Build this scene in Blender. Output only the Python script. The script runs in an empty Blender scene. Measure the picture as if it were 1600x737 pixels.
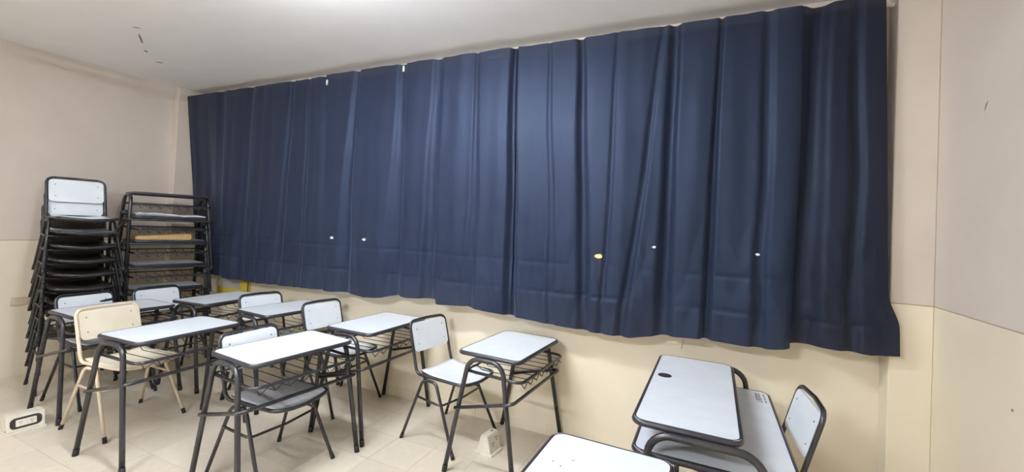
import bpy, bmesh, math, random
from mathutils import Vector, Matrix, noise

S = bpy.context.scene
COL = S.collection

# ---------------------------------------------------------------- camera
YAW, PITCH, ROLL = 0.42644, 0.01800, 0.04515
cam_d = bpy.data.cameras.new('camera'); cam = bpy.data.objects.new('camera', cam_d); COL.objects.link(cam)
cy, sy, cp, sp = math.cos(YAW), math.sin(YAW), math.cos(PITCH), math.sin(PITCH)
fw = Vector((-sy*cp, cy*cp, sp)); rt = Vector((cy, sy, 0)); up = rt.cross(fw)
r2 = math.cos(ROLL)*rt + math.sin(ROLL)*up
u2 = -math.sin(ROLL)*rt + math.cos(ROLL)*up
m = Matrix((r2, u2, -fw)).transposed().to_4x4(); m.translation = Vector((5.4901, -2.9769, 1.5))
cam.matrix_world = m
cam_d.sensor_width = 36.0; cam_d.sensor_fit = 'HORIZONTAL'
cam_d.lens = 660.96*36/1600
cam_d.shift_y = -24.45/1600
cam_d.clip_start = 0.02; cam_d.clip_end = 200
S.camera = cam

# ---------------------------------------------------------------- world (night outside) and exposure
w = bpy.data.worlds.new('night'); S.world = w; w.use_nodes = True
w.node_tree.nodes['Background'].inputs[0].default_value = (0.010, 0.013, 0.022, 1)
w.node_tree.nodes['Background'].inputs[1].default_value = 1.0
S.view_settings.view_transform = 'Standard'; S.view_settings.look = 'None'
S.view_settings.exposure = 0.0; S.view_settings.gamma = 1.0; S.view_settings.use_curve_mapping = False

# ceiling lamps of the room: x, y, tube strength
LAMPS = [(3.8, -1.75, 222.0), (1.9, -2.6, 32.0), (3.7, -4.5, 320.0)]

ROOM_X, ROOM_Y, ROOM_H = 6.568, -6.2, 2.911
DADO = 1.197
rnd = random.Random(7)
PI = math.pi

# ---------------------------------------------------------------- materials
def new_mat(name):
    mt = bpy.data.materials.new(name); mt.use_nodes = True
    nt = mt.node_tree; b = nt.nodes['Principled BSDF']
    return mt, nt, b
def N(nt, kind, **kw):
    n = nt.nodes.new(kind)
    for k, v in kw.items(): setattr(n, k, v)
    return n
def ramp(nt, src, a, b, ca, cb):
    r = N(nt, 'ShaderNodeValToRGB')
    r.color_ramp.elements[0].position = a; r.color_ramp.elements[1].position = b
    r.color_ramp.elements[0].color = (*ca, 1); r.color_ramp.elements[1].color = (*cb, 1)
    nt.links.new(src, r.inputs[0]); return r.outputs[0]
def noise_tex(nt, scale, detail=4, rough=0.55, coord='Object', stretch=None):
    tc = N(nt, 'ShaderNodeTexCoord'); src = tc.outputs[coord]
    if stretch:
        mp = N(nt, 'ShaderNodeMapping'); mp.inputs['Scale'].default_value = stretch
        nt.links.new(src, mp.inputs[0]); src = mp.outputs[0]
    n = N(nt, 'ShaderNodeTexNoise'); n.inputs['Scale'].default_value = scale
    n.inputs['Detail'].default_value = detail; n.inputs['Roughness'].default_value = rough
    nt.links.new(src, n.inputs['Vector']); return n.outputs['Fac']
def bump(nt, b, src, strength, dist=0.002):
    bp = N(nt, 'ShaderNodeBump'); bp.inputs['Strength'].default_value = strength; bp.inputs['Distance'].default_value = dist
    nt.links.new(src, bp.inputs['Height']); nt.links.new(bp.outputs[0], b.inputs['Normal'])

def mottled(name, c1, c2, rough, scale=6, lo=.35, hi=.65, bump_s=0.0, bump_scale=80, metallic=0, stretch=None, spec=.5):
    mt, nt, b = new_mat(name)
    nt.links.new(ramp(nt, noise_tex(nt, scale, stretch=stretch), lo, hi, c1, c2), b.inputs['Base Color'])
    b.inputs['Roughness'].default_value = rough; b.inputs['Metallic'].default_value = metallic
    b.inputs['Specular IOR Level'].default_value = spec
    if bump_s: bump(nt, b, noise_tex(nt, bump_scale), bump_s)
    return mt

M = {}
M['laminate'] = mottled('laminate_white', (.76,.81,.87), (.80,.85,.90), .30, 9, bump_s=.03, bump_scale=300)
M['laminate_worn_shaded'] = mottled('laminate_greyed', (.46,.46,.47), (.60,.60,.61), .45, 5, .3, .7, stretch=(1, 9, 1))  # worn grey streaks, with shade from the desk above put into the colour
M['laminate_back'] = mottled('board_underside', (.045,.035,.030), (.075,.058,.05), .6, 12)
M['board_dark'] = mottled('dark_brown_board', (.040,.032,.029), (.070,.056,.050), .38, 9)
M['metal'] = mottled('black_enamelled_tube', (.019,.019,.023), (.034,.033,.037), .27, 14, spec=.6)
M['rim'] = mottled('dark_edging', (.028,.027,.034), (.046,.044,.053), .33, 10)
M['rubber'] = mottled('rubber_black', (.012,.011,.011), (.02,.018,.017), .7, 30)
M['cream_tube'] = mottled('cream_enamelled_tube', (.72,.60,.46), (.78,.66,.52), .35, 9)
M['cream_board'] = mottled('cream_laminate', (.78,.70,.55), (.83,.76,.61), .4, 8)
M['screw'] = mottled('screw_steel', (.20,.19,.18), (.32,.31,.30), .4, 60, metallic=.7)
M['plastic'] = mottled('white_plastic', (.70,.66,.56), (.78,.74,.64), .4, 12)
M['plastic_cream'] = mottled('cream_plastic', (.60,.50,.37), (.66,.55,.41), .4, 12)
M['dark'] = mottled('dark_recess', (.02,.018,.017), (.035,.03,.028), .6, 20)
M['paper'] = mottled('white_paper', (.66,.67,.72), (.80,.81,.85), .6, 10, bump_s=.2, bump_scale=25)
M['card'] = mottled('brown_card', (.50,.33,.14), (.62,.43,.20), .7, 22, stretch=(1, 5, 1))
M['cloth_dark'] = mottled('dark_cloth', (.014,.015,.022), (.03,.032,.045), .8, 30)
M['yellow'] = mottled('yellow_board', (.62,.47,.05), (.72,.56,.08), .5, 8)
M['grey_label'] = mottled('grey_label', (.42,.40,.35), (.50,.47,.41), .6, 8)
M['ink'] = mottled('stamp_ink', (.10,.10,.12), (.16,.16,.18), .6, 60)
M['rail'] = mottled('rail_paint', (.52,.47,.38), (.60,.55,.45), .5, 15)
M['soot'] = mottled('bare_plaster', (.22,.19,.15), (.32,.28,.23), .8, 40)
M['lamp_body'] = mottled('lamp_white_enamel', (.72,.72,.70), (.78,.78,.76), .4, 8)
M['pole'] = mottled('galvanised_pole', (.18,.18,.18), (.25,.25,.25), .5, 8, metallic=.6)
M['frame_paint'] = mottled('window_frame_paint', (.35,.33,.28), (.42,.40,.34), .5, 8)
M['ceiling'] = mottled('ceiling_paint', (.86,.85,.86), (.90,.89,.90), .85, 2.2, .3, .7, bump_s=.10, bump_scale=120)
M['grout'] = mottled('grout', (.42,.35,.26), (.52,.44,.34), .85, 20)

# painted wall: matt off-white above, cream enamel below the dado line (two real paints)
def wall_mat():
    mt, nt, b = new_mat('two_tone_wall_paint')
    geo = N(nt, 'ShaderNodeNewGeometry'); sep = N(nt, 'ShaderNodeSeparateXYZ'); nt.links.new(geo.outputs['Position'], sep.inputs[0])
    nz = noise_tex(nt, 6, coord='Object')
    add = N(nt, 'ShaderNodeMath', operation='MULTIPLY_ADD'); nt.links.new(nz, add.inputs[0]); add.inputs[1].default_value = .006; nt.links.new(sep.outputs['Z'], add.inputs[2])
    gt = N(nt, 'ShaderNodeMath', operation='GREATER_THAN'); nt.links.new(add.outputs[0], gt.inputs[0]); gt.inputs[1].default_value = DADO+.003
    upc = ramp(nt, noise_tex(nt, 2.3), .3, .7, (.62,.545,.475), (.67,.595,.52))
    loc = ramp(nt, noise_tex(nt, 2.0), .3, .7, (.775,.69,.535), (.825,.745,.595))
    mx = N(nt, 'ShaderNodeMix', data_type='RGBA'); nt.links.new(gt.outputs[0], mx.inputs[0]); nt.links.new(loc, mx.inputs[6]); nt.links.new(upc, mx.inputs[7])
    # grime line where the two paints meet
    cmp = N(nt, 'ShaderNodeMath', operation='COMPARE'); nt.links.new(add.outputs[0], cmp.inputs[0]); cmp.inputs[1].default_value = DADO+.003; cmp.inputs[2].default_value = .0028
    mx2 = N(nt, 'ShaderNodeMix', data_type='RGBA'); nt.links.new(cmp.outputs[0], mx2.inputs[0]); nt.links.new(mx.outputs[2], mx2.inputs[6]); mx2.inputs[7].default_value = (.40,.31,.21,1)
    nt.links.new(mx2.outputs[2], b.inputs['Base Color'])
    rg = N(nt, 'ShaderNodeMapRange'); nt.links.new(gt.outputs[0], rg.inputs[0]); rg.inputs[3].default_value = .42; rg.inputs[4].default_value = .8
    nt.links.new(rg.outputs[0], b.inputs['Roughness'])
    bump(nt, b, noise_tex(nt, 60, 6), .12)
    return mt
M['wall'] = wall_mat()

def tile_mat():
    mt, nt, b = new_mat('beige_floor_tile')
    oi = N(nt, 'ShaderNodeObjectInfo')
    base = ramp(nt, noise_tex(nt, 7, 6, coord='Generated'), .3, .7, (.67,.595,.475), (.72,.645,.525))
    hs = N(nt, 'ShaderNodeHueSaturation'); nt.links.new(base, hs.inputs['Color'])
    mr = N(nt, 'ShaderNodeMapRange'); nt.links.new(oi.outputs['Random'], mr.inputs[0]); mr.inputs[3].default_value = .95; mr.inputs[4].default_value = 1.05
    nt.links.new(mr.outputs[0], hs.inputs['Value']); nt.links.new(hs.outputs[0], b.inputs['Base Color'])
    b.inputs['Roughness'].default_value = .38
    return mt
M['tile'] = tile_mat()

def curtain_mat(name, ca, cb):
    mt, nt, b = new_mat(name)
    nt.links.new(ramp(nt, noise_tex(nt, 3.5, 5), .3, .7, ca, cb), b.inputs['Base Color'])
    b.inputs['Roughness'].default_value = .54; b.inputs['Specular IOR Level'].default_value = .37; b.inputs['Specular Tint'].default_value = (.52,.67,.97,1)
    b.inputs['Sheen Weight'].default_value = .14; b.inputs['Sheen Roughness'].default_value = .5
    b.inputs['Sheen Tint'].default_value = (.45,.55,.85,1)
    # woven relief
    tc = N(nt, 'ShaderNodeTexCoord'); mp = N(nt, 'ShaderNodeMapping'); mp.inputs['Scale'].default_value = (260, 1, 200); nt.links.new(tc.outputs['Object'], mp.inputs[0])
    nz = N(nt, 'ShaderNodeTexNoise'); nz.inputs['Scale'].default_value = 1.0; nt.links.new(mp.outputs[0], nz.inputs['Vector'])
    bump(nt, b, nz.outputs['Fac'], .05, .001)
    # the open weave lets a little of what shines behind it through
    tr = N(nt, 'ShaderNodeBsdfTransparent'); mix = N(nt, 'ShaderNodeMixShader'); mix.inputs[0].default_value = .03
    nt.links.new(b.outputs[0], mix.inputs[1]); nt.links.new(tr.outputs[0], mix.inputs[2])
    nt.links.new(mix.outputs[0], nt.nodes['Material Output'].inputs[0])
    return mt
M['curtain'] = curtain_mat('navy_curtain_cloth', (.0095,.0135,.0300), (.0125,.0178,.0375))
M['curtain_shaded'] = curtain_mat('navy_curtain_cloth_shaded', (.0060,.0072,.0155), (.0080,.0095,.0195))  # same navy cloth; weaker light at the right end is put into its colour

def glass_mat():
    mt, nt, b = new_mat('window_glass')
    gl = N(nt, 'ShaderNodeBsdfGlossy'); gl.inputs['Roughness'].default_value = .02
    tr = N(nt, 'ShaderNodeBsdfTransparent'); lw = N(nt, 'ShaderNodeLayerWeight'); pw = N(nt, 'ShaderNodeMath', operation='POWER'); nt.links.new(lw.outputs['Facing'], pw.inputs[0]); pw.inputs[1].default_value = 4
    fr = N(nt, 'ShaderNodeMath', operation='MULTIPLY_ADD'); nt.links.new(pw.outputs[0], fr.inputs[0]); fr.inputs[1].default_value = .9; fr.inputs[2].default_value = .03
    mix = N(nt, 'ShaderNodeMixShader'); nt.links.new(fr.outputs[0], mix.inputs[0]); nt.links.new(tr.outputs[0], mix.inputs[1]); nt.links.new(gl.outputs[0], mix.inputs[2])
    nt.links.new(mix.outputs[0], nt.nodes['Material Output'].inputs[0]); return mt
M['glass'] = glass_mat()
def emit_mat(name, col, s):
    mt, nt, b = new_mat(name)
    b.inputs['Base Color'].default_value = (.8,.8,.8,1)
    b.inputs['Emission Color'].default_value = (*col, 1); b.inputs['Emission Strength'].default_value = s
    return mt
M['lamp_orange'] = emit_mat('sodium_lamp', (1,.42,.08), 150); M['lamp_white'] = emit_mat('white_street_lamp', (.8,.9,1), 42)

# ---------------------------------------------------------------- helpers
def link_mesh(name, bm, mats, parent=None, smooth=False, loc=None):
    me = bpy.data.meshes.new(name)
    bmesh.ops.recalc_face_normals(bm, faces=bm.faces)
    if smooth:
        for f in bm.faces: f.smooth = True
    bm.to_mesh(me); bm.free()
    if not isinstance(mats, (list, tuple)): mats = [mats]
    for k in mats: me.materials.append(k if not isinstance(k, str) else M[k])
    o = bpy.data.objects.new(name, me); COL.objects.link(o)
    if parent: o.parent = parent
    if loc: o.location = loc
    return o
def thing(name, label, cat, loc=(0,0,0), rz=0, group=None):
    o = bpy.data.objects.new(name, None); COL.objects.link(o); o.empty_display_size = .1
    o.location = loc; o.rotation_euler = (0, 0, rz); tag(o, label, cat, group); return o
def tag(o, label=None, cat=None, group=None, kind=None):
    if label: o['label'] = label
    if cat: o['category'] = cat
    if group: o['group'] = group
    if kind: o['kind'] = kind
    return o
def box(bm, x0, x1, y0, y1, z0, z1, mi=0):
    v = [bm.verts.new(p) for p in ((x0,y0,z0),(x1,y0,z0),(x1,y1,z0),(x0,y1,z0),(x0,y0,z1),(x1,y0,z1),(x1,y1,z1),(x0,y1,z1))]
    for q in ((3,2,1,0),(4,5,6,7),(0,1,5,4),(1,2,6,5),(2,3,7,6),(3,0,4,7)):
        f = bm.faces.new([v[i] for i in q]); f.material_index = mi
    return v
def bevel(bm, w, seg=2):
    bmesh.ops.bevel(bm, geom=list(bm.edges), offset=w, segments=seg, affect='EDGES', clamp_overlap=True)
def fillet(pts, rads, closed=False, seg=6):
    pts = [Vector(p) for p in pts]; n = len(pts); out = []
    if not isinstance(rads, (list, tuple)): rads = [rads]*n
    for i, p in enumerate(pts):
        if (not closed and i in (0, n-1)) or rads[i] <= 0: out.append(p); continue
        a = (pts[i-1]-p); b = (pts[(i+1) % n]-p); la, lb = a.length, b.length; a.normalize(); b.normalize()
        ang = a.angle(b)
        if ang > PI-.02: out.append(p); continue
        t = min(rads[i]/math.tan(ang/2), la*.49, lb*.49); r = t*math.tan(ang/2)
        c = p+(a+b).normalized()*(r/math.sin(ang/2))
        v0 = p+a*t-c; v1 = p+b*t-c; th = v0.angle(v1); ax = v0.cross(v1).normalized()
        for k in range(seg+1): out.append(c+Matrix.Rotation(th*k/seg, 3, ax) @ v0)
    return out
def tube(bm, pts, r, sides=8, closed=False, cap=True):
    n = len(pts); rings = []
    tang = []
    for i in range(n):
        a = pts[i-1] if (closed or i > 0) else pts[i]; b = pts[(i+1) % n] if (closed or i < n-1) else pts[i]
        tang.append((b-a).normalized())
    ref = Vector((0, 0, 1)) if abs(tang[0].z) < .9 else Vector((1, 0, 0))
    u = tang[0].cross(ref).normalized()
    for i in range(n):
        t = tang[i]; u = (u-t*u.dot(t)).normalized(); v = t.cross(u)
        rings.append([bm.verts.new(pts[i]+r*(math.cos(2*PI*k/sides)*u+math.sin(2*PI*k/sides)*v)) for k in range(sides)])
    last = rings[0]
    if closed:   # best rotation offset to close the loop
        best = min(range(sides), key=lambda s: (rings[-1][0].co-rings[0][s].co).length)
        last = [rings[0][(k+best) % sides] for k in range(sides)]
    seq = rings+([last] if closed else [])
    for a, b in zip(seq[:-1], seq[1:]):
        for k in range(sides):
            f = bm.faces.new((a[k], a[(k+1) % sides], b[(k+1) % sides], b[k])); f.smooth = True
    if cap and not closed:
        bm.faces.new(rings[0][::-1]); bm.faces.new(rings[-1])
def tube_obj(name, pts, r, mat, parent, sides=8, closed=False):
    bm = bmesh.new(); tube(bm, pts, r, sides, closed); return link_mesh(name, bm, mat, parent)
def round_rect(L, B, rad, seg=5):
    """closed 2D outline centred on 0, x over B, y over L"""
    out = []
    for cx_, cy_, a0 in ((B/2-rad, L/2-rad, 0), (-B/2+rad, L/2-rad, PI/2), (-B/2+rad, -L/2+rad, PI), (B/2-rad, -L/2+rad, 3*PI/2)):
        for k in range(seg+1):
            a = a0+PI/2*k/seg; out.append((cx_+rad*math.cos(a), cy_+rad*math.sin(a)))
    return out
def slab(bm, outline, z0, z1, mtop=0, mbot=0):
    t = [bm.verts.new((x, y, z1)) for x, y in outline]; b = [bm.verts.new((x, y, z0)) for x, y in outline]
    f = bm.faces.new(t); f.material_index = mtop
    f = bm.faces.new(b[::-1]); f.material_index = mbot
    n = len(t)
    for i in range(n):
        f = bm.faces.new((t[i], b[i], b[(i+1) % n], t[(i+1) % n])); f.material_index = mtop
def cyl(bm, c, axis, r, h, sides=10):
    a = Vector(axis).normalized(); c = Vector(c)
    tube(bm, [c, c+a*h], r, sides)
def copy_tree(o, parent=None):
    c = o.copy(); COL.objects.link(c)
    if parent: c.parent = parent
    for ch in o.children: copy_tree(ch, c)
    return c

# ================================================================= SETTING
# floor: grout bed with single tiles 0.30 m
bm = bmesh.new(); box(bm, -.05, ROOM_X+.05, ROOM_Y-.05, .05, -.06, -.0022)
floor = tag(link_mesh('floor', bm, 'grout'), kind='structure')
bm = bmesh.new(); box(bm, -.149, .149, -.149, .149, -.008, 0)
tile_me = link_mesh('tile', bm, 'tile', floor)
def tile_edges(off, lo, hi):
    k = math.floor((lo-off)/.3); e = []
    while off+.3*k < hi:
        a, b = max(lo, off+.3*k), min(hi, off+.3*(k+1))
        if b-a > .02: e.append((a, b))
        k += 1
    return e
TX0, TY0 = 3.895, -.26
first = True
for (a, b) in tile_edges(TX0, 0, ROOM_X):
    for (c, d) in tile_edges(TY0, -3.0+.04, 0):
        t = tile_me if first else tile_me.copy()
        if not first: COL.objects.link(t)
        first = False
        t.location = ((a+b)/2, (c+d)/2, rnd.uniform(-.0004, .0002)); t.scale = ((b-a-.0016)/.298, (d-c-.0016)/.298, 1)
        t.rotation_euler = (rnd.uniform(-.0008, .0008), rnd.uniform(-.0008, .0008), 0)
bm = bmesh.new()
for (a, b) in tile_edges(TX0, 0, ROOM_X):
    for (c, d) in tile_edges(TY0, ROOM_Y, -2.96):
        box(bm, a+.001, b-.001, c+.001, d-.001, -.008, 0)
tag(link_mesh('floor_tiles_behind', bm, 'tile', floor), kind='stuff')

bm = bmesh.new(); box(bm, -.2, ROOM_X+.2, ROOM_Y-.2, .2, ROOM_H, ROOM_H+.12)
ceiling = tag(link_mesh('ceiling', bm, 'ceiling'), kind='structure')
def flake(name, parent, pts, mat, nrm=(0,0,-1), th=.0012):
    n = Vector(nrm); bm = bmesh.new()
    a = [bm.verts.new(Vector(p)) for p in pts]; b = [bm.verts.new(Vector(p)+n*th) for p in pts]
    bm.faces.new(a); bm.faces.new(b[::-1]); k = len(a)
    for i in range(k): bm.faces.new((a[i], a[(i+1) % k], b[(i+1) % k], b[i]))
    return link_mesh(name, bm, mat, parent)
Zc = ROOM_H
def strip_pts(a, b, wd, z):
    a, b = Vector((*a, z)), Vector((*b, z)); d = (b-a).normalized(); s = Vector((-d.y, d.x, 0))*wd/2
    return [a-s*.4, a+(b-a)*.5-s, b-s*.5, b+s*.5, a+(b-a)*.4+s, a+s*.5]
flake('paint_chip', ceiling, strip_pts((1.441,-1.272), (1.478,-1.236), .014, Zc), 'soot')
flake('paint_chip', ceiling, strip_pts((1.335,-1.184), (1.145,-1.075), .016, Zc), 'soot')
flake('paint_chip', ceiling, strip_pts((.975,-.975), (.94,-.952), .03, Zc), 'soot')
flake('paint_chip', ceiling, strip_pts((.735,-.785), (.775,-.745), .026, Zc), 'soot')

bm = bmesh.new(); box(bm, -.15, 0, ROOM_Y, .2, 0, ROOM_H)
tag(link_mesh('wall_left', bm, 'wall'), kind='structure')
bm = bmesh.new(); box(bm, ROOM_X, ROOM_X+.15, ROOM_Y, .2, 0, ROOM_H)
wr = tag(link_mesh('wall_right', bm, 'wall'), kind='structure')
flake('paint_chip', wr, [(ROOM_X, -.509, 2.092), (ROOM_X, -.513, 2.118), (ROOM_X, -.533, 2.131), (ROOM_X, -.522, 2.112)], 'soot', (-1, 0, 0))
flake('paint_chip', wr, [(ROOM_X, -.722, .895), (ROOM_X, -.724, .906), (ROOM_X, -.735, .905), (ROOM_X, -.734, .896)], 'soot', (-1, 0, 0))
bm = bmesh.new(); box(bm, -.15, ROOM_X+.15, ROOM_Y-.15, ROOM_Y, 0, ROOM_H)
tag(link_mesh('wall_front', bm, 'wall'), kind='structure')
# window wall with its opening (behind the curtains)
WX0, WX1, WZ0, WZ1 = .35, 6.15, 1.02, 2.62
bm = bmesh.new()
box(bm, 0, WX0, 0, .2, 0, ROOM_H); box(bm, WX1, ROOM_X, 0, .2, 0, ROOM_H)
box(bm, WX0, WX1, 0, .2, 0, WZ0); box(bm, WX0, WX1, 0, .2, WZ1, ROOM_H)
wb = tag(link_mesh('wall_back', bm, 'wall'), kind='structure')
flake('paint_chip', wb, [(5.392, 0, .832), (5.396, 0, .832), (5.385, 0, .766), (5.381, 0, .766)], 'soot', (0, -1, 0))
win = tag(bpy.data.objects.new('window_1', None), kind='structure'); COL.objects.link(win)
bm = bmesh.new()
box(bm, WX0, WX1, .08, .13, WZ0, WZ0+.05); box(bm, WX0, WX1, .08, .13, WZ1-.05, WZ1)
nw = 4
for k in range(nw+1):
    x = WX0+(WX1-WX0)*k/nw; x = min(max(x, WX0+.025), WX1-.025); box(bm, x-.025, x+.025, .08, .13, WZ0+.05, WZ1-.05)
link_mesh('window_frame', bm, 'frame_paint', win)
for k in range(nw):
    a = WX0+(WX1-WX0)*k/nw+.025; b = WX0+(WX1-WX0)*(k+1)/nw-.025
    bm = bmesh.new(); box(bm, a, b, .102, .106, WZ0+.05, WZ1-.05); link_mesh('pane', bm, 'glass', win)
# corner columns
bm = bmesh.new(); box(bm, 0, .095, -.256, 0, 0, ROOM_H); bevel(bm, .004, 1)
tag(link_mesh('trim_1', bm, 'wall'), kind='structure')
bm = bmesh.new(); box(bm, 6.392, ROOM_X, -.122, 0, 0, ROOM_H); bevel(bm, .004, 1)
tag(link_mesh('trim_2', bm, 'wall'), kind='structure')
# skirting of tiles along the window wall
def skirting(name, edges, fn):
    root = tag(bpy.data.objects.new(name, None), kind='structure'); COL.objects.link(root)
    for a, b in edges:
        bm = bmesh.new(); fn(bm, a+.001, b-.001); bevel(bm, .0008, 1); link_mesh('skirting_tile', bm, 'wall', root)
skirting('baseboard_back', tile_edges(TX0, .095, 6.392), lambda bm, a, b: box(bm, a, b, -.004, 0, 0, .075))
skirting('baseboard_left', tile_edges(TY0, -3.2, -.256), lambda bm, a, b: box(bm, 0, .004, a, b, 0, .075))
skirting('baseboard_right', tile_edges(TY0, -2.5, -.122), lambda bm, a, b: box(bm, ROOM_X-.004, ROOM_X, a, b, 0, .075))

# ================================================================= CURTAINS
CY = -.185
# pleats sunk into the cloth: x at top, x at hem, half width top / hem, depth top / hem
PLEATS = [(.72,.80,.06,.08,.014,.018),(1.215,1.15,.045,.085,.020,.028),(1.82,1.72,.028,.06,.020,.038),(2.05,2.05,.02,.03,.014,.02),
          (2.655,2.62,.030,.080,.026,.052),(3.17,3.15,.038,.090,.030,.054),(3.52,3.50,.035,.062,.022,.044),(3.88,3.90,.02,.045,.015,.028),
          (4.18,4.235,.020,.040,.036,.060),(4.68,4.78,.025,.042,.028,.040),(5.22,5.02,.018,.028,.008,.028),(5.29,5.27,.026,.046,.030,.052),
          (5.548,5.515,.014,.026,.022,.052),(5.80,5.79,.026,.036,.018,.028),(6.03,6.01,.05,.065,.050,.056),(6.21,6.225,.028,.036,.018,.028),
          (4.45,4.55,.015,.03,.006,.016),(4.93,4.90,.015,.02,.006,.012)]
def lerp_poly(P, x):
    if x <= P[0][0]: return P[0][1]
    for (a, b), (c, d) in zip(P[:-1], P[1:]):
        if x <= c: return b+(d-b)*(x-a)/max(c-a, 1e-6)
    return P[-1][1]
def smooth01(t): t = min(max(t, 0), 1); return t*t*(3-2*t)
def fold(x, t):
    """out-of-plane offset (towards the room negative); t = 0 top, 1 hem"""
    xx = x+.022*noise.noise(Vector((x*1.7, t*2.2, 3.1)))+.012*noise.noise(Vector((x*6, t*3.0, 9.1)))
    amp = .45+.65*smooth01(t*1.15)
    y = 0
    for xt, xb_, wt, wb_, dt, db in PLEATS:
        k = t**1.2
        q = (xx-(xt+(xb_-xt)*t))/(wt+(wb_-wt)*k)
        if abs(q) < 2.2: y += (dt+(db-dt)*k)*math.exp(-abs(q)**3)
    y += amp*(.016*noise.noise(Vector((xx*3.3, t*.5, 21.0)))+.008*noise.noise(Vector((xx*10, t*.7, 33.0)))+.0018*math.sin(xx*37+2.5*math.sin(xx*4.3)))
    # crumples of the lower third
    lo = smooth01((t-.42)/.5)
    y += lo*(.012*noise.noise(Vector((x*5.5, t*5, 1.7)))+.016*(.35-abs(noise.noise(Vector((x*7+t*3, t*5-x*1.2, 5.2)))))+.006*abs(noise.noise(Vector((x*15-t*6, t*9, 8.2)))))
    y += .004*noise.noise(Vector((x*9, t*3, 7.7)))
    return y
def crease(x, z):
    y = 0
    for zc, a in ((1.068, .0075), (1.275, .0055)):
        q = (z-zc-.014*noise.noise(Vector((x*2.5, zc, 0))))/.0125
        y += a*math.exp(-q*q)*(.55+.9*noise.noise(Vector((x*3.3, zc*5, 2))))
    return y
def curtain(name, label, x0f, x1f, hem, ytop, nx, nz=190, seed=0, extra=None, ztop=2.825, cloth='curtain'):
    bm = bmesh.new(); g = []
    for j in range(nz+1):
        t = j/nz; row = []
        for i in range(nx+1):
            s = i/nx; x = x0f(t)+(x1f(t)-x0f(t))*s
            zt = ztop+.006*noise.noise(Vector((x*7, 0, seed))); zb = lerp_poly(hem, x)
            z = zt+(zb-zt)*t
            y = CY+ytop+fold(x, t)-.012*t+crease(x, z)
            if extra: y += extra(s, t)
            y = min(y, -.128 if x > 6.36 else -.03)
            row.append(bm.verts.new((x, y, z)))
        g.append(row)
    for j in range(nz):
        for i in range(nx):
            bm.faces.new((g[j][i], g[j+1][i], g[j+1][i+1], g[j][i+1]))
    o = link_mesh(name, bm, cloth, None, True)
    return tag(o, label, 'curtain', 'navy curtains over the long window')
HA = [(.1,.845),(.793,.845),(1.265,.836),(1.832,.846),(2.434,.868)]
HB = [(2.40,.868),(2.466,.862),(2.724,.876),(2.871,.853),(3.05,.868),(3.112,.884),(3.211,.905),(3.303,.894),(3.404,.9),(3.598,.917),(3.604,.877),(3.88,.894),(4.018,.878),(4.23,.872)]
HC = [(3.98,.880),(4.018,.877),(4.254,.865),(4.639,.844),(4.902,.834),(5.086,.836),(5.278,.872),(5.512,.887),(5.715,.881),(5.842,.883),(5.962,.901)]
HD = [(5.90,.925),(5.966,.927),(6.051,.93),(6.192,.928),(6.3,.922),(6.416,.935)]
curtain('curtain', 'navy blue curtain panel at far left of the window, behind the stacked desks',
        lambda t: .105+.37*t-.14*smooth01(t/.5), lambda t: 2.280+.118*t, HA, .012, 260, seed=1,
        extra=lambda s, t: .03*smooth01((s-.95)/.05)*(1-.3*t)+.085*smooth01((.30-s)/.16)*smooth01(t/.5))
curtain('curtain', 'navy blue curtain panel second from the left with a narrow slit on its left',
        lambda t: 2.290+.125*t, lambda t: 4.20+.03*t, HB, -.008, 260, seed=2)
curtain('curtain', 'wide navy blue curtain panel in the middle with an orange street light showing through',
        lambda t: 4.16+.02*t-.15*smooth01((t-.8)/.2), lambda t: 5.955+.01*math.sin(t*4), HC, .006, 280, seed=3)
curtain('curtain', 'navy blue curtain panel at far right against the wall column, hem hanging higher',
        lambda t: 5.915+.02*t, lambda t: 6.325+.05*t+.045*smooth01((t-.83)/.1), HD, .016, 110, seed=4, cloth='curtain_shaded')
for (x, z, lb) in ((2.314, 2.75, 'small white plastic hook tag at curtain top above the slit'), (3.159, 2.788, 'small white plastic hook tag on the curtain top, right of the slit')):
    bm = bmesh.new(); yy = CY+fold(x, .04)-.02
    box(bm, x-.007, x+.007, yy-.004, yy+.012, z-.024, z+.024); bevel(bm, .003, 1)
    tag(link_mesh('curtain_tag', bm, 'plastic'), lb, 'tag')
# rail the curtains hang from
cr = thing('curtain_rail', 'pale thin curtain rail along the top of the navy curtains', 'curtain rail')
bm = bmesh.new(); box(bm, .11, 6.385, -.105, -.085, 2.780, 2.802); bevel(bm, .004, 1); link_mesh('rail_bar', bm, 'rail', cr)
for k in range(7):
    x = .4+k*.95; bm = bmesh.new(); box(bm, x-.012, x+.012, -.095, 0, 2.780, 2.788); box(bm, x-.012, x+.012, -.008, 0, 2.74, 2.80); link_mesh('rail_bracket', bm, 'rail', cr)

# street lamps far outside, glimpsed through the weave
def street_lamp(loc, mat, r, label, group=None):
    t = thing('street_lamp', label, 'street lamp', (loc[0], loc[1], loc[2]-5.5), 0, group)
    bm = bmesh.new(); tube(bm, [Vector((0, .5, 0)), Vector((0, .5, 5.3))], .06, 8); tube(bm, fillet([(0, .5, 5.2), (0, .5, 5.75), (0, -.2, 5.75)], .3), .035, 8); link_mesh('pole', bm, 'pole', t)
    bm = bmesh.new(); box(bm, -.2, .2, -.35, .1, 5.5+r, 5.5+r+.12); bevel(bm, .03, 2); link_mesh('lamp_head', bm, 'pole', t)
    bm = bmesh.new(); bmesh.ops.create_uvsphere(bm, u_segments=10, v_segments=6, radius=r)
    b = link_mesh('bulb', bm, mat, t, True, (0, 0, 5.5)); b.scale = (1.5, 1, .8)
street_lamp((-1.04, 26, -.17), M['lamp_orange'], .17, 'orange street light shining through the curtain')
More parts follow.
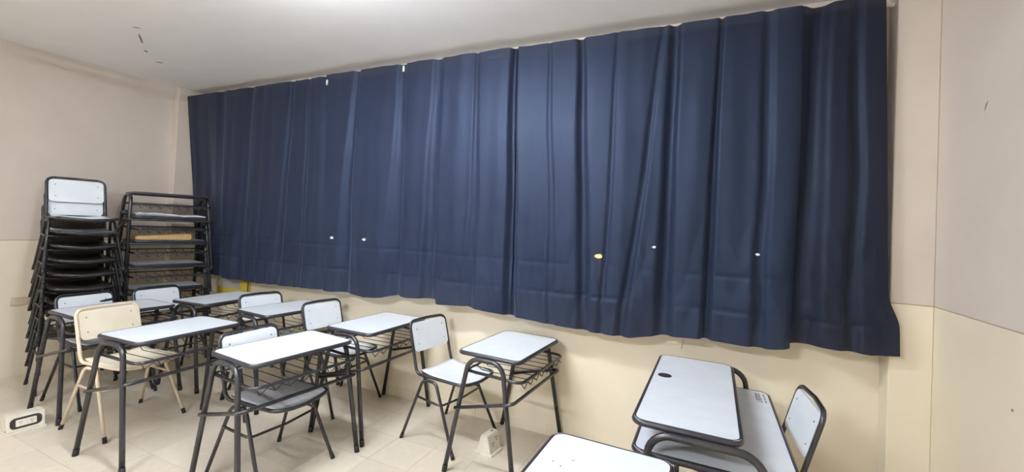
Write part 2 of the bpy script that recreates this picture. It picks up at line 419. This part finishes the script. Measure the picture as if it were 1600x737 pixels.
street_lamp((-26.0, 26, -.16), M['lamp_white'], .13, 'small white light seen through the curtain just right of the slit')
street_lamp((-22.1, 26, -.13), M['lamp_white'], .13, 'small white light through the second curtain panel, right of another')
street_lamp((2.57, 26, .67), M['lamp_white'], .085, 'faint white light through the curtain, right of the orange one')
street_lamp((8.45, 26, .59), M['lamp_white'], .08, 'faint white light through the curtain nearest the right wall')

# ================================================================= DESKS
def make_desk(label, cat='desk', L=.655, B=.443, zt=.732, arch=None, basket=True, hole=None, group=None, ye=.041, wires=8, brace=True, drop=.030):
    t = thing('school_desk', label, cat, group=group)
    R = .0135
    bm = bmesh.new(); slab(bm, round_rect(L-.022, B-.022, .038), zt-.017, zt-.0015, 0, 1)
    top = link_mesh('tabletop', bm, [M['laminate'], M['laminate_back']], t)
    out = [Vector((x, y, zt-R)) for x, y in round_rect(L-2*R, B-2*R, .042)]
    tube_obj('edge_tube', out, R, 'rim', t, 8, True)
    if hole:
        bm = bmesh.new(); cyl(bm, (*hole, zt-.004), (0, 0, 1), .034, .0034, 20); link_mesh('inkwell_hole', bm, 'dark', t)
    a = arch or (-.237, -.115, .115, .237)
    for s in (-1, 1):
        yt, yb = s*(L/2+.010), s*(L/2+ye)
        z1 = zt-drop
        p = fillet([(a[0], yb, .012), (a[1], yt, z1), (a[2], yt, z1), (a[3], yb, .012)], [0, .085, .085, 0], seg=7)
        lf = tube_obj('leg_frame', p, .0145, 'metal', t, 10)
        for q, d in ((p[0], p[0]-p[1]), (p[-1], p[-1]-p[-2])):
            d.normalize(); bm = bmesh.new(); c = Vector((q.x, q.y, q.z)); tube(bm, [c-d*.030, c+d*.012], .0158, 10); link_mesh('foot_cap', bm, 'rubber', lf)
    if brace:
        yb = L/2+ye-.004
        tube_obj('brace', fillet([(-.186, -yb, .395), (.205, -yb, .50), (.205, yb, .50), (-.186, yb, .395)], .035), .0105, 'metal', t, 8)
    if basket:
        zb = zt-.118
        yb = L/2+.004
        tube_obj('basket_rail', fillet([(-.135, -yb, zb+.010), (.240, -yb, zb), (.240, yb, zb), (-.135, yb, zb+.010)], .05), .0095, 'metal', t, 8)
        tube_obj('basket_rail', [Vector((-.132, -yb, zb+.012)), Vector((-.132, yb, zb+.012))], .006, 'metal', t, 6)
        sp_ = (L-.07)/(wires-1); w0 = None
        for k in range(wires):
            y = -L/2+.035+sp_*k
            if w0 is None:
                bm = bmesh.new(); tube(bm, fillet([(-.132, 0, zb+.010), (-.10, 0, zb-.016), (.215, 0, zb-.012), (.243, 0, zb-.038)], [0, .015, .015, 0], seg=3), .0027, 5)
                w0 = link_mesh('basket_wire', bm, 'metal', t); w0.location = (0, y, 0)
            else:
                c = w0.copy(); COL.objects.link(c); c.location = (0, y, 0)
        zz = []
        for k in range(wires):
            y = -L/2+.035+sp_*k
            zz.append(Vector((.243, y, zb-.038)))
            if k < wires-1: zz.append(Vector((.240, y+sp_*.5, zb-.012)))
        bm = bmesh.new(); tube(bm, zz, .0027, 5); link_mesh('basket_zigzag', bm, 'metal', t)
    return t
def place(o, x, y, rz, label, z=0, group=None):
    o.location = (x, y, z); o.rotation_euler = (0, 0, rz); o['label'] = label
    if group: o['group'] = group
    return o
GD = 'single desks facing the right wall'
desk0 = make_desk('white desk', group=GD)
DESKS = [(4.353,-.387,-.053,'white-topped black desk under the curtain, nearest to the grey-white desk with the hole'),
         (3.213,-1.181,-.090,'white-topped black desk in front row with a grey seat under it'),
         (3.228,-.398,-.009,'white-topped black desk against the window wall, left of the lone white chair'),
         (2.281,-1.302,.053,'white-topped black desk with the cream chair pushed under it'),
         (2.235,-.416,-.076,'white-topped desk by the window wall, third back from the white floor outlet'),
         (1.249,-1.188,-.014,'white-topped desk in front of the tall chair stack'),
         (1.402,-.453,.105,'white-topped desk in front of the stacked desks, beside the yellow board')]
for i, (x, y, a, lb) in enumerate(DESKS):
    place(desk0 if i == 0 else copy_tree(desk0), x, y, a, lb)
place(copy_tree(desk0), 5.203, -1.724, -.027, 'nearest white desktop, cut off by the bottom edge of the photo, with pencil dots')
desk9 = [o for o in COL.objects if o.get('label', '').startswith('nearest white desktop')][0]
for (x, y) in ((-.148, .112), (-.116, .096), (-.09, .15)):
    bm = bmesh.new(); cyl(bm, (x, y, .7305), (0, 0, 1), .0032, .0005, 7); link_mesh('pencil_mark', bm, 'ink', desk9)

# desk with a hole, standing over a lower one
d8 = make_desk('x', L=1.029, B=.399, zt=.78, arch=(-.185, -.120, .255, .335), basket=False, hole=(-.130, .101), ye=.035, brace=False)
place(d8, 5.460, -.746, -.020, 'long white desk with a round black inkwell hole, in front of the curtain hem')
d10 = make_desk('x', L=1.018, B=.588, zt=.66, arch=(-.27, -.18, .18, .27), basket=False, ye=.012, brace=False, drop=.062)
for xx in (-.12, .12):
    for yy in (-.498, .498):
        bm = bmesh.new(); cyl(bm, (xx, yy*1.0, .605), (0, 0, 1), .009, .040, 8); link_mesh('stud', bm, 'metal', d10)
place(d10, 5.551, -.738, -.010, 'lower greyish-white desk pushed under the desk with the inkwell hole, stamped near its corner')
for ch in list(d10.children):
    if ch.name.startswith('tabletop'): ch.data.materials[0] = M['laminate']; top10 = ch
# worn ink stamp near the far corner of the lower desk: a row of square letters and a thin second row
bm = bmesh.new(); zs = .6586
def stroke(x0, x1, y0, y1): box(bm, x0+.058, x1+.058, y0, y1, zs, zs+.0005)
y = .318
for gl in ((0,1,0),(1,1,1),(1,0,1)):
    for j, on in enumerate(gl):
        if on: stroke(.158, .184, y+j*.009, y+j*.009+.004)
    stroke(.158 if gl[0] else .180, .162 if gl[0] else .184, y, y+.022)
    y += .030
for k, (a, b) in enumerate(((.400,.418),(.424,.436),(.440,.452))):
    stroke(.160, .166, a, b); stroke(.174, .180, a+.004, b)
    stroke(.160, .180, a, a+.004)
for k in range(14):
    y0 = .318+k*.0098
    if k not in (4, 9): stroke(.196, .203, y0, y0+.006)
link_mesh('ink_stamp', bm, 'ink', d10)

# ================================================================= CHAIRS
def make_chair(label, frame='metal', board='laminate', group=None, zback=.805, cat='chair', seatmat=None, rear=-.255, front=.212):
    t = thing('school_chair', label, cat, group=group)
    zs = .449; yw = .187; r = .011
    xb = lambda z: -.192-.092*max(0, z-.47)/.335
    pts = [(.218, -yw, zs+.004), (-.185, -yw, zs-.003), (xb(zback-.01), -yw, zback-.011), (xb(zback-.01)-.012, 0, zback-.008), (xb(zback-.01), yw, zback-.011), (-.185, yw, zs-.003), (.218, yw, zs+.004), (.232, .09, zs-.006), (.236, 0, zs-.012), (.232, -.09, zs-.006)]
    tube_obj('back_frame', fillet(pts, [.05, .055, .05, .2, .05, .055, .05, .15, .15, .15], True, 5), r, frame, t, 8, True)
    # moulded seat board
    bm = bmesh.new(); nx, ny = 12, 10; G = []
    for i in range(nx+1):
        x = -.172+(.222+.172)*i/nx; row = []
        for j in range(ny+1):
            q = -1+2*j/ny; y = q*.180
            xx = x
            if i == nx: xx = x-.035*abs(q)**6+.008*(1-q*q)
            if i == 0: xx = x+.02*abs(q)**6
            z = zs+.010-.016*(1-q*q)+.018*smooth01((-.04-x)/.14)-.008*smooth01((x-.12)/.10)
            row.append((xx, y, z))
        G.append(row)
    vt = [[bm.verts.new(p) for p in row] for row in G]; vb = [[bm.verts.new((p[0], p[1], p[2]-.011)) for p in row] for row in G]
    for i in range(nx):
        for j in range(ny):
            f = bm.faces.new((vt[i][j], vt[i+1][j], vt[i+1][j+1], vt[i][j+1])); f.smooth = True
            f = bm.faces.new((vb[i][j+1], vb[i+1][j+1], vb[i+1][j], vb[i][j])); f.smooth = True; f.material_index = 1
    per = [(0, j) for j in range(ny+1)]+[(i, ny) for i in range(1, nx+1)]+[(nx, j) for j in range(ny-1, -1, -1)]+[(i, 0) for i in range(nx-1, 0, -1)]
    for k in range(len(per)):
        a, b = per[k], per[(k+1) % len(per)]
        f = bm.faces.new((vt[a[0]][a[1]], vt[b[0]][b[1]], vb[b[0]][b[1]], vb[a[0]][a[1]])); f.material_index = 1 if frame == 'metal' else 0
    link_mesh('seat', bm, [M[seatmat or board], M['laminate_back'] if frame == 'metal' else M[board]], t)
    # backrest board
    bm = bmesh.new(); z0, z1 = .585, zback-.024
    ol = round_rect(.352, z1-z0, .030, 4); zc = (z0+z1)/2
    for side in (0, 1):
        pass
    fr = [bm.verts.new((xb(zc+a)+.010-.010*(1-(b/.176)**2), b, zc+a)) for a, b in ol]
    bk = [bm.verts.new((xb(zc+a)-.001-.010*(1-(b/.176)**2), b, zc+a)) for a, b in ol]
    n = len(ol)
    # fill as strips across y for a clean curved surface
    def fillface(vs, flip):
        f = bm.faces.new(vs if not flip else vs[::-1]); return f
    fillface(fr, False); fillface(bk, True)
    for k in range(n): bm.faces.new((fr[k], bk[k], bk[(k+1) % n], fr[(k+1) % n]))
    bkr = link_mesh('backrest', bm, board, t)
    sc = None
    for yy in (-.135, .135):
        for zz in (.635, .735):
            bm = bmesh.new(); cyl(bm, (xb(zz)+.006, yy, zz), (1, 0, .27), .005, .0045, 8); link_mesh('screw', bm, 'screw', bkr)
    for s in (-1, 1):
        p = fillet([(rear, s*.237, .010), (-.108, s*.203, .428), (.008, s*.203, .428), (front, s*.243, .010)], [0, .05, .05, 0], seg=6)
        lf = tube_obj('leg_frame', p, .0105, frame, t, 8)
        for q, d in ((p[0], p[0]-p[1]), (p[-1], p[-1]-p[-2])):
            d.normalize(); bm = bmesh.new(); tube(bm, [q-d*.028, q+d*.010], .0122, 8); link_mesh('foot_cap', bm, 'rubber', lf)
    tube_obj('brace', fillet([(-.152, -.219, .312), (.076, -.226, .298), (.088, 0, .292), (.076, .226, .298), (-.152, .219, .312)], [0, .04, .3, .04, 0]), .0075, frame, t, 8)
    return t
GC = 'white and black chairs at the desks'
chair0 = make_chair('white chair', group=GC)
CHAIRS = [(3.895,-.345,-.130,'white chair with black tube legs standing clear of the desks by the window wall'),
          (2.79,-.325,-.05,'white chair tucked under the desk just left of the lone chair by the window'),
          (2.095,-.411,-.12,'white chair with only its low backrest showing, between two desks by the window wall'),
          (1.095,-1.182,.12,'white chair at the desk in front of the tall chair stack'),
          (1.12,-.70,.064,'white chair in front of the stacked desks, left of the desk beside the yellow board'),
          ]
for i, (x, y, a, lb) in enumerate(CHAIRS):
    place(chair0 if i == 0 else copy_tree(chair0), x, y, a, lb)
place(copy_tree(chair0), 5.68, -.66, 3.20, 'white chair at the right wall side of the stamped desk, facing left')
gch = make_chair('x', seatmat='laminate_worn_shaded', group=GC)
place(gch, 3.205, -1.215, .03, 'chair with a worn seat, greyed as if shaded, under the nearest front-row desk')
cch = make_chair('x', 'cream_tube', 'cream_board')
place(cch, 1.795, -1.315, .115, 'cream chair with cream tube frame')
# tall stack of eight chairs
ords = ['lowest', 'second lowest', 'third from the bottom', 'fourth from the bottom', 'middle', 'fourth from the top', 'third from the top', 'second from the top', 'topmost']
dark0 = make_chair('x', board='board_dark', rear=-.215, front=.165)
white0 = make_chair('x', rear=-.215, front=.165)
used = set()
for k in range(9):
    src = dark0 if k < 7 else white0
    o = copy_tree(src) if src in used else src
    used.add(src)
    place(o, .580+.004*(k-4)*(-1 if k < 3 else 1)*.5, -1.172+.003*((k*5) % 3-1), -.134+.012*((k*3) % 4-1.5),
          f'{ords[k]} chair of the tall stack by the left wall', z=0 if k == 0 else .967-.1155*(8-k), group='chairs in the tall stack')

# ================================================================= STACKED DESKS
sd0 = make_desk('x', L=.60, B=.41, zt=.765, group='stacked desks by the curtain')
dn = ['lowest', 'second lowest', 'middle', 'second highest', 'topmost']
SX, SY, SA, SZ = .490, -.497, -.20, .230
for k in range(5):
    place(sd0 if k == 0 else copy_tree(sd0), SX+.004*((k*2) % 3-1), SY, SA+.01*((k*3) % 4-1.5), f'{dn[k]} desk of the desk stack in the back corner', z=SZ*k)
def in_stack(o, k): o.location = (SX, SY, SZ*k+.766); o.rotation_euler = (0, 0, SA)
# papers on the second highest desk
bm = bmesh.new(); G = []
for i in range(15):
    row = []
    for j in range(25):
        x = -.17+.36*i/14; y = -.27+.55*j/24
        z = .012+.026*abs(noise.noise(Vector((x*7, y*5, 4))))+.018*smooth01((x-.13)/.08)*smooth01((-.05-y)/.1)
        if j in (0, 24): x += .02*noise.noise(Vector((i*.6, j, 0)))
        if i == 14: x += .02*noise.noise(Vector((j*.5, 1, 0)))
        row.append(bm.verts.new((x, y, z)))
    G.append(row)
for i in range(14):
    for j in range(24): bm.faces.new((G[i][j], G[i+1][j], G[i+1][j+1], G[i][j+1]))
pp = link_mesh('paper_sheets', bm, 'paper', None, True)
sm = pp.modifiers.new('thickness', 'SOLIDIFY'); sm.thickness = .010; sm.offset = -1
tag(pp, 'loose pile of white paper sheets on the second highest stacked desk', 'paper'); in_stack(pp, 3)
# crumpled dark cloth beside the papers
bm = bmesh.new(); bmesh.ops.create_icosphere(bm, subdivisions=3, radius=1)
for v in bm.verts:
    d = 1+.35*noise.noise(v.co*2.2)+.15*noise.noise(v.co*5); v.co = Vector((v.co.x*.075*d, v.co.y*.035*d, max(v.co.z*.03*d, -.018)))
cl = link_mesh('dark_rag', bm, 'cloth_dark', None, True); tag(cl, 'crumpled dark rag at the left end of the white papers', 'rag')
in_stack(cl, 3); cl.location = Vector(cl.location)+Matrix.Rotation(SA, 3, 'Z') @ Vector((.02, -.325, .020))
# tan parcel on the middle desk
bm = bmesh.new(); box(bm, -.14, .155, -.27, .175, .001, .064); bevel(bm, .008, 2)
for v in bm.verts:
    if v.co.y < -.2: v.co.z = .001+(v.co.z-.001)*(.55+.45*(v.co.y+.27)/.07) if v.co.z > .01 else v.co.z
    v.co.z += .002*noise.noise(v.co*20) if v.co.z > .03 else 0
pc = link_mesh('parcel', bm, 'card'); tag(pc, 'flat tan cardboard parcel on the middle stacked desk', 'parcel'); in_stack(pc, 2)

# ================================================================= SMALL THINGS
# yellow board fixed on the wall under the curtain
yb = thing('wall_board', 'yellow board with a grey panel on the wall beneath the left curtain', 'board', (.87, 0, .74))
bm = bmesh.new(); box(bm, -.27, .26, -.030, 0, -.11, .13); bevel(bm, .004, 1); link_mesh('board', bm, 'yellow', yb)
bm = bmesh.new(); box(bm, -.20, .12, -.034, -.030, -.03, .115); link_mesh('grey_panel', bm, 'grey_label', yb)
bm = bmesh.new(); box(bm, -.262, -.225, -.036, -.030, -.02, .125); link_mesh('white_edge_strip', bm, 'paper', yb)
bm = bmesh.new(); box(bm, .246, .258, -.034, -.03, -.108, .128); link_mesh('dark_edge_strip', bm, 'laminate_back', yb)

# floor outlets: pedestal boxes with sloped faces
def floor_outlet(name, label, loc, rz, Lh, hw, tw, h, recess):
    t = thing(name, label, 'outlet', loc, rz)
    bm = bmesh.new()
    v = [bm.verts.new(p) for p in ((-hw,-Lh,.010),(hw,-Lh,.010),(hw,Lh,.010),(-hw,Lh,.010),(-tw,-Lh,h),(tw,-Lh,h),(tw,Lh,h),(-tw,Lh,h))]
    for q in ((3,2,1,0),(4,5,6,7),(0,1,5,4),(1,2,6,5),(2,3,7,6),(3,0,4,7)): bm.faces.new([v[i] for i in q])
    bevel(bm, .004, 2); link_mesh('housing', bm, 'plastic', t)
    bm = bmesh.new(); box(bm, -hw-.014, hw+.014, -Lh-.006, Lh+.006, 0, .012); bevel(bm, .002, 1); link_mesh('base_plate', bm, 'plastic', t)
    # local frame on the +x sloped face
    ang = math.atan2(hw-tw, h-.01); c = Vector(((hw+tw)/2, 0, (h+.01)/2))
    def on_face(o):
        o.parent = t; o.location = c; o.rotation_euler = (0, PI/2-ang, 0)
    # the object's own x runs down the slope, y along the face, z outward
    if recess:
        bm = bmesh.new(); slab(bm, round_rect(2*Lh*.84, .070, .026, 5), -.001, .0012); on_face(link_mesh('dark_recess', bm, 'dark'))
        bm = bmesh.new(); slab(bm, round_rect(2*Lh*.54, .042, .005, 3), .0012, .007); on_face(link_mesh('socket_module', bm, 'plastic'))
        for yy in (-.026, .026):
            for dx, dy, rx, ry in ((-.006, -.005, .004, .0018), (-.006, .005, .004, .0018), (.007, 0, .0018, .004)):
                bm = bmesh.new(); box(bm, dx-rx, dx+rx, yy+dy-ry, yy+dy+ry, .0068, .0075); on_face(link_mesh('socket_slot', bm, 'dark'))
        bm = bmesh.new(); cyl(bm, (hw-.006, -Lh-.0035, .028), (0, -1, 0), .004, .003, 8); link_mesh('screw', bm, 'screw', t)
    else:
        for yy, xx in ((-.018, .008), (.028, -.018)):
            for dx, dy, a in ((-.007, -.008, .5), (-.007, .008, -.5), (.010, 0, 1.57)):
                bm = bmesh.new(); box(bm, -.006, .006, -.0024, .0024, -.001, .001)
                bmesh.ops.rotate(bm, verts=bm.verts, cent=(0,0,0), matrix=Matrix.Rotation(a, 3, 'Z')); bmesh.ops.translate(bm, verts=bm.verts, vec=(xx+dx, yy+dy, .0005))
                on_face(link_mesh('socket_slot', bm, 'dark'))
        bm = bmesh.new(); slab(bm, round_rect(.026, .010, .0045, 4), h-.0008, h+.0006)
        o = link_mesh('cable_hole', bm, 'dark', t); o.location = (0, .03, 0)
    return t
floor_outlet('floor_outlet', 'white floor outlet box with a dark recessed socket, at the left near the chair stack', (1.350, -1.690, 0), -.05, .088, .062, .042, .112, True)
floor_outlet('floor_outlet', 'white wedge-shaped floor outlet by the window wall between chair and desk legs', (4.222, -.396, 0), -.10, .066, .056, .026, .120, False)
ws = thing('wall_socket', 'cream socket plate low on the left wall beside the chair stack', 'socket', (0, -1.338, .655))
bm = bmesh.new(); box(bm, 0, .012, -.062, .062, -.038, .038); bevel(bm, .004, 2); link_mesh('cover_plate', bm, 'plastic_cream', ws)
bm = bmesh.new(); box(bm, .012, .0165, -.045, .045, -.024, .024); bevel(bm, .002, 1); link_mesh('socket_insert', bm, 'plastic_cream', ws)

# ceiling lamps (twin tubes on a batten), out of the frame overhead
gl = {}
for i, (x, y, s) in enumerate(LAMPS):
    if s not in gl: gl[s] = emit_mat('fluorescent_tube', (.935, .99, 1.07), s)
    t = thing('ceiling_lamp', ['twin-tube ceiling lamp nearest the middle of the curtain', 'dimmer twin-tube ceiling lamp above the cream chair',
              'twin-tube ceiling lamp behind the viewer, in the middle', 'twin-tube ceiling lamp behind the viewer, by the right wall'][i], 'lamp', (x, y, ROOM_H))
    for xx in (-.5, .5):
        bm = bmesh.new(); cyl(bm, (xx, 0, -.03), (0, 0, 1), .008, .03, 8); link_mesh('hanger', bm, 'lamp_body', t)
    bm = bmesh.new(); box(bm, -.62, .62, -.11, .11, -.070, -.03); bevel(bm, .008, 1); link_mesh('batten', bm, 'lamp_body', t)
    for yy in (-.045, .045):
        bm = bmesh.new(); tube(bm, [Vector((-.6, yy, -.105)), Vector((.6, yy, -.105))], .016, 10); link_mesh('tube', bm, gl[s], t)
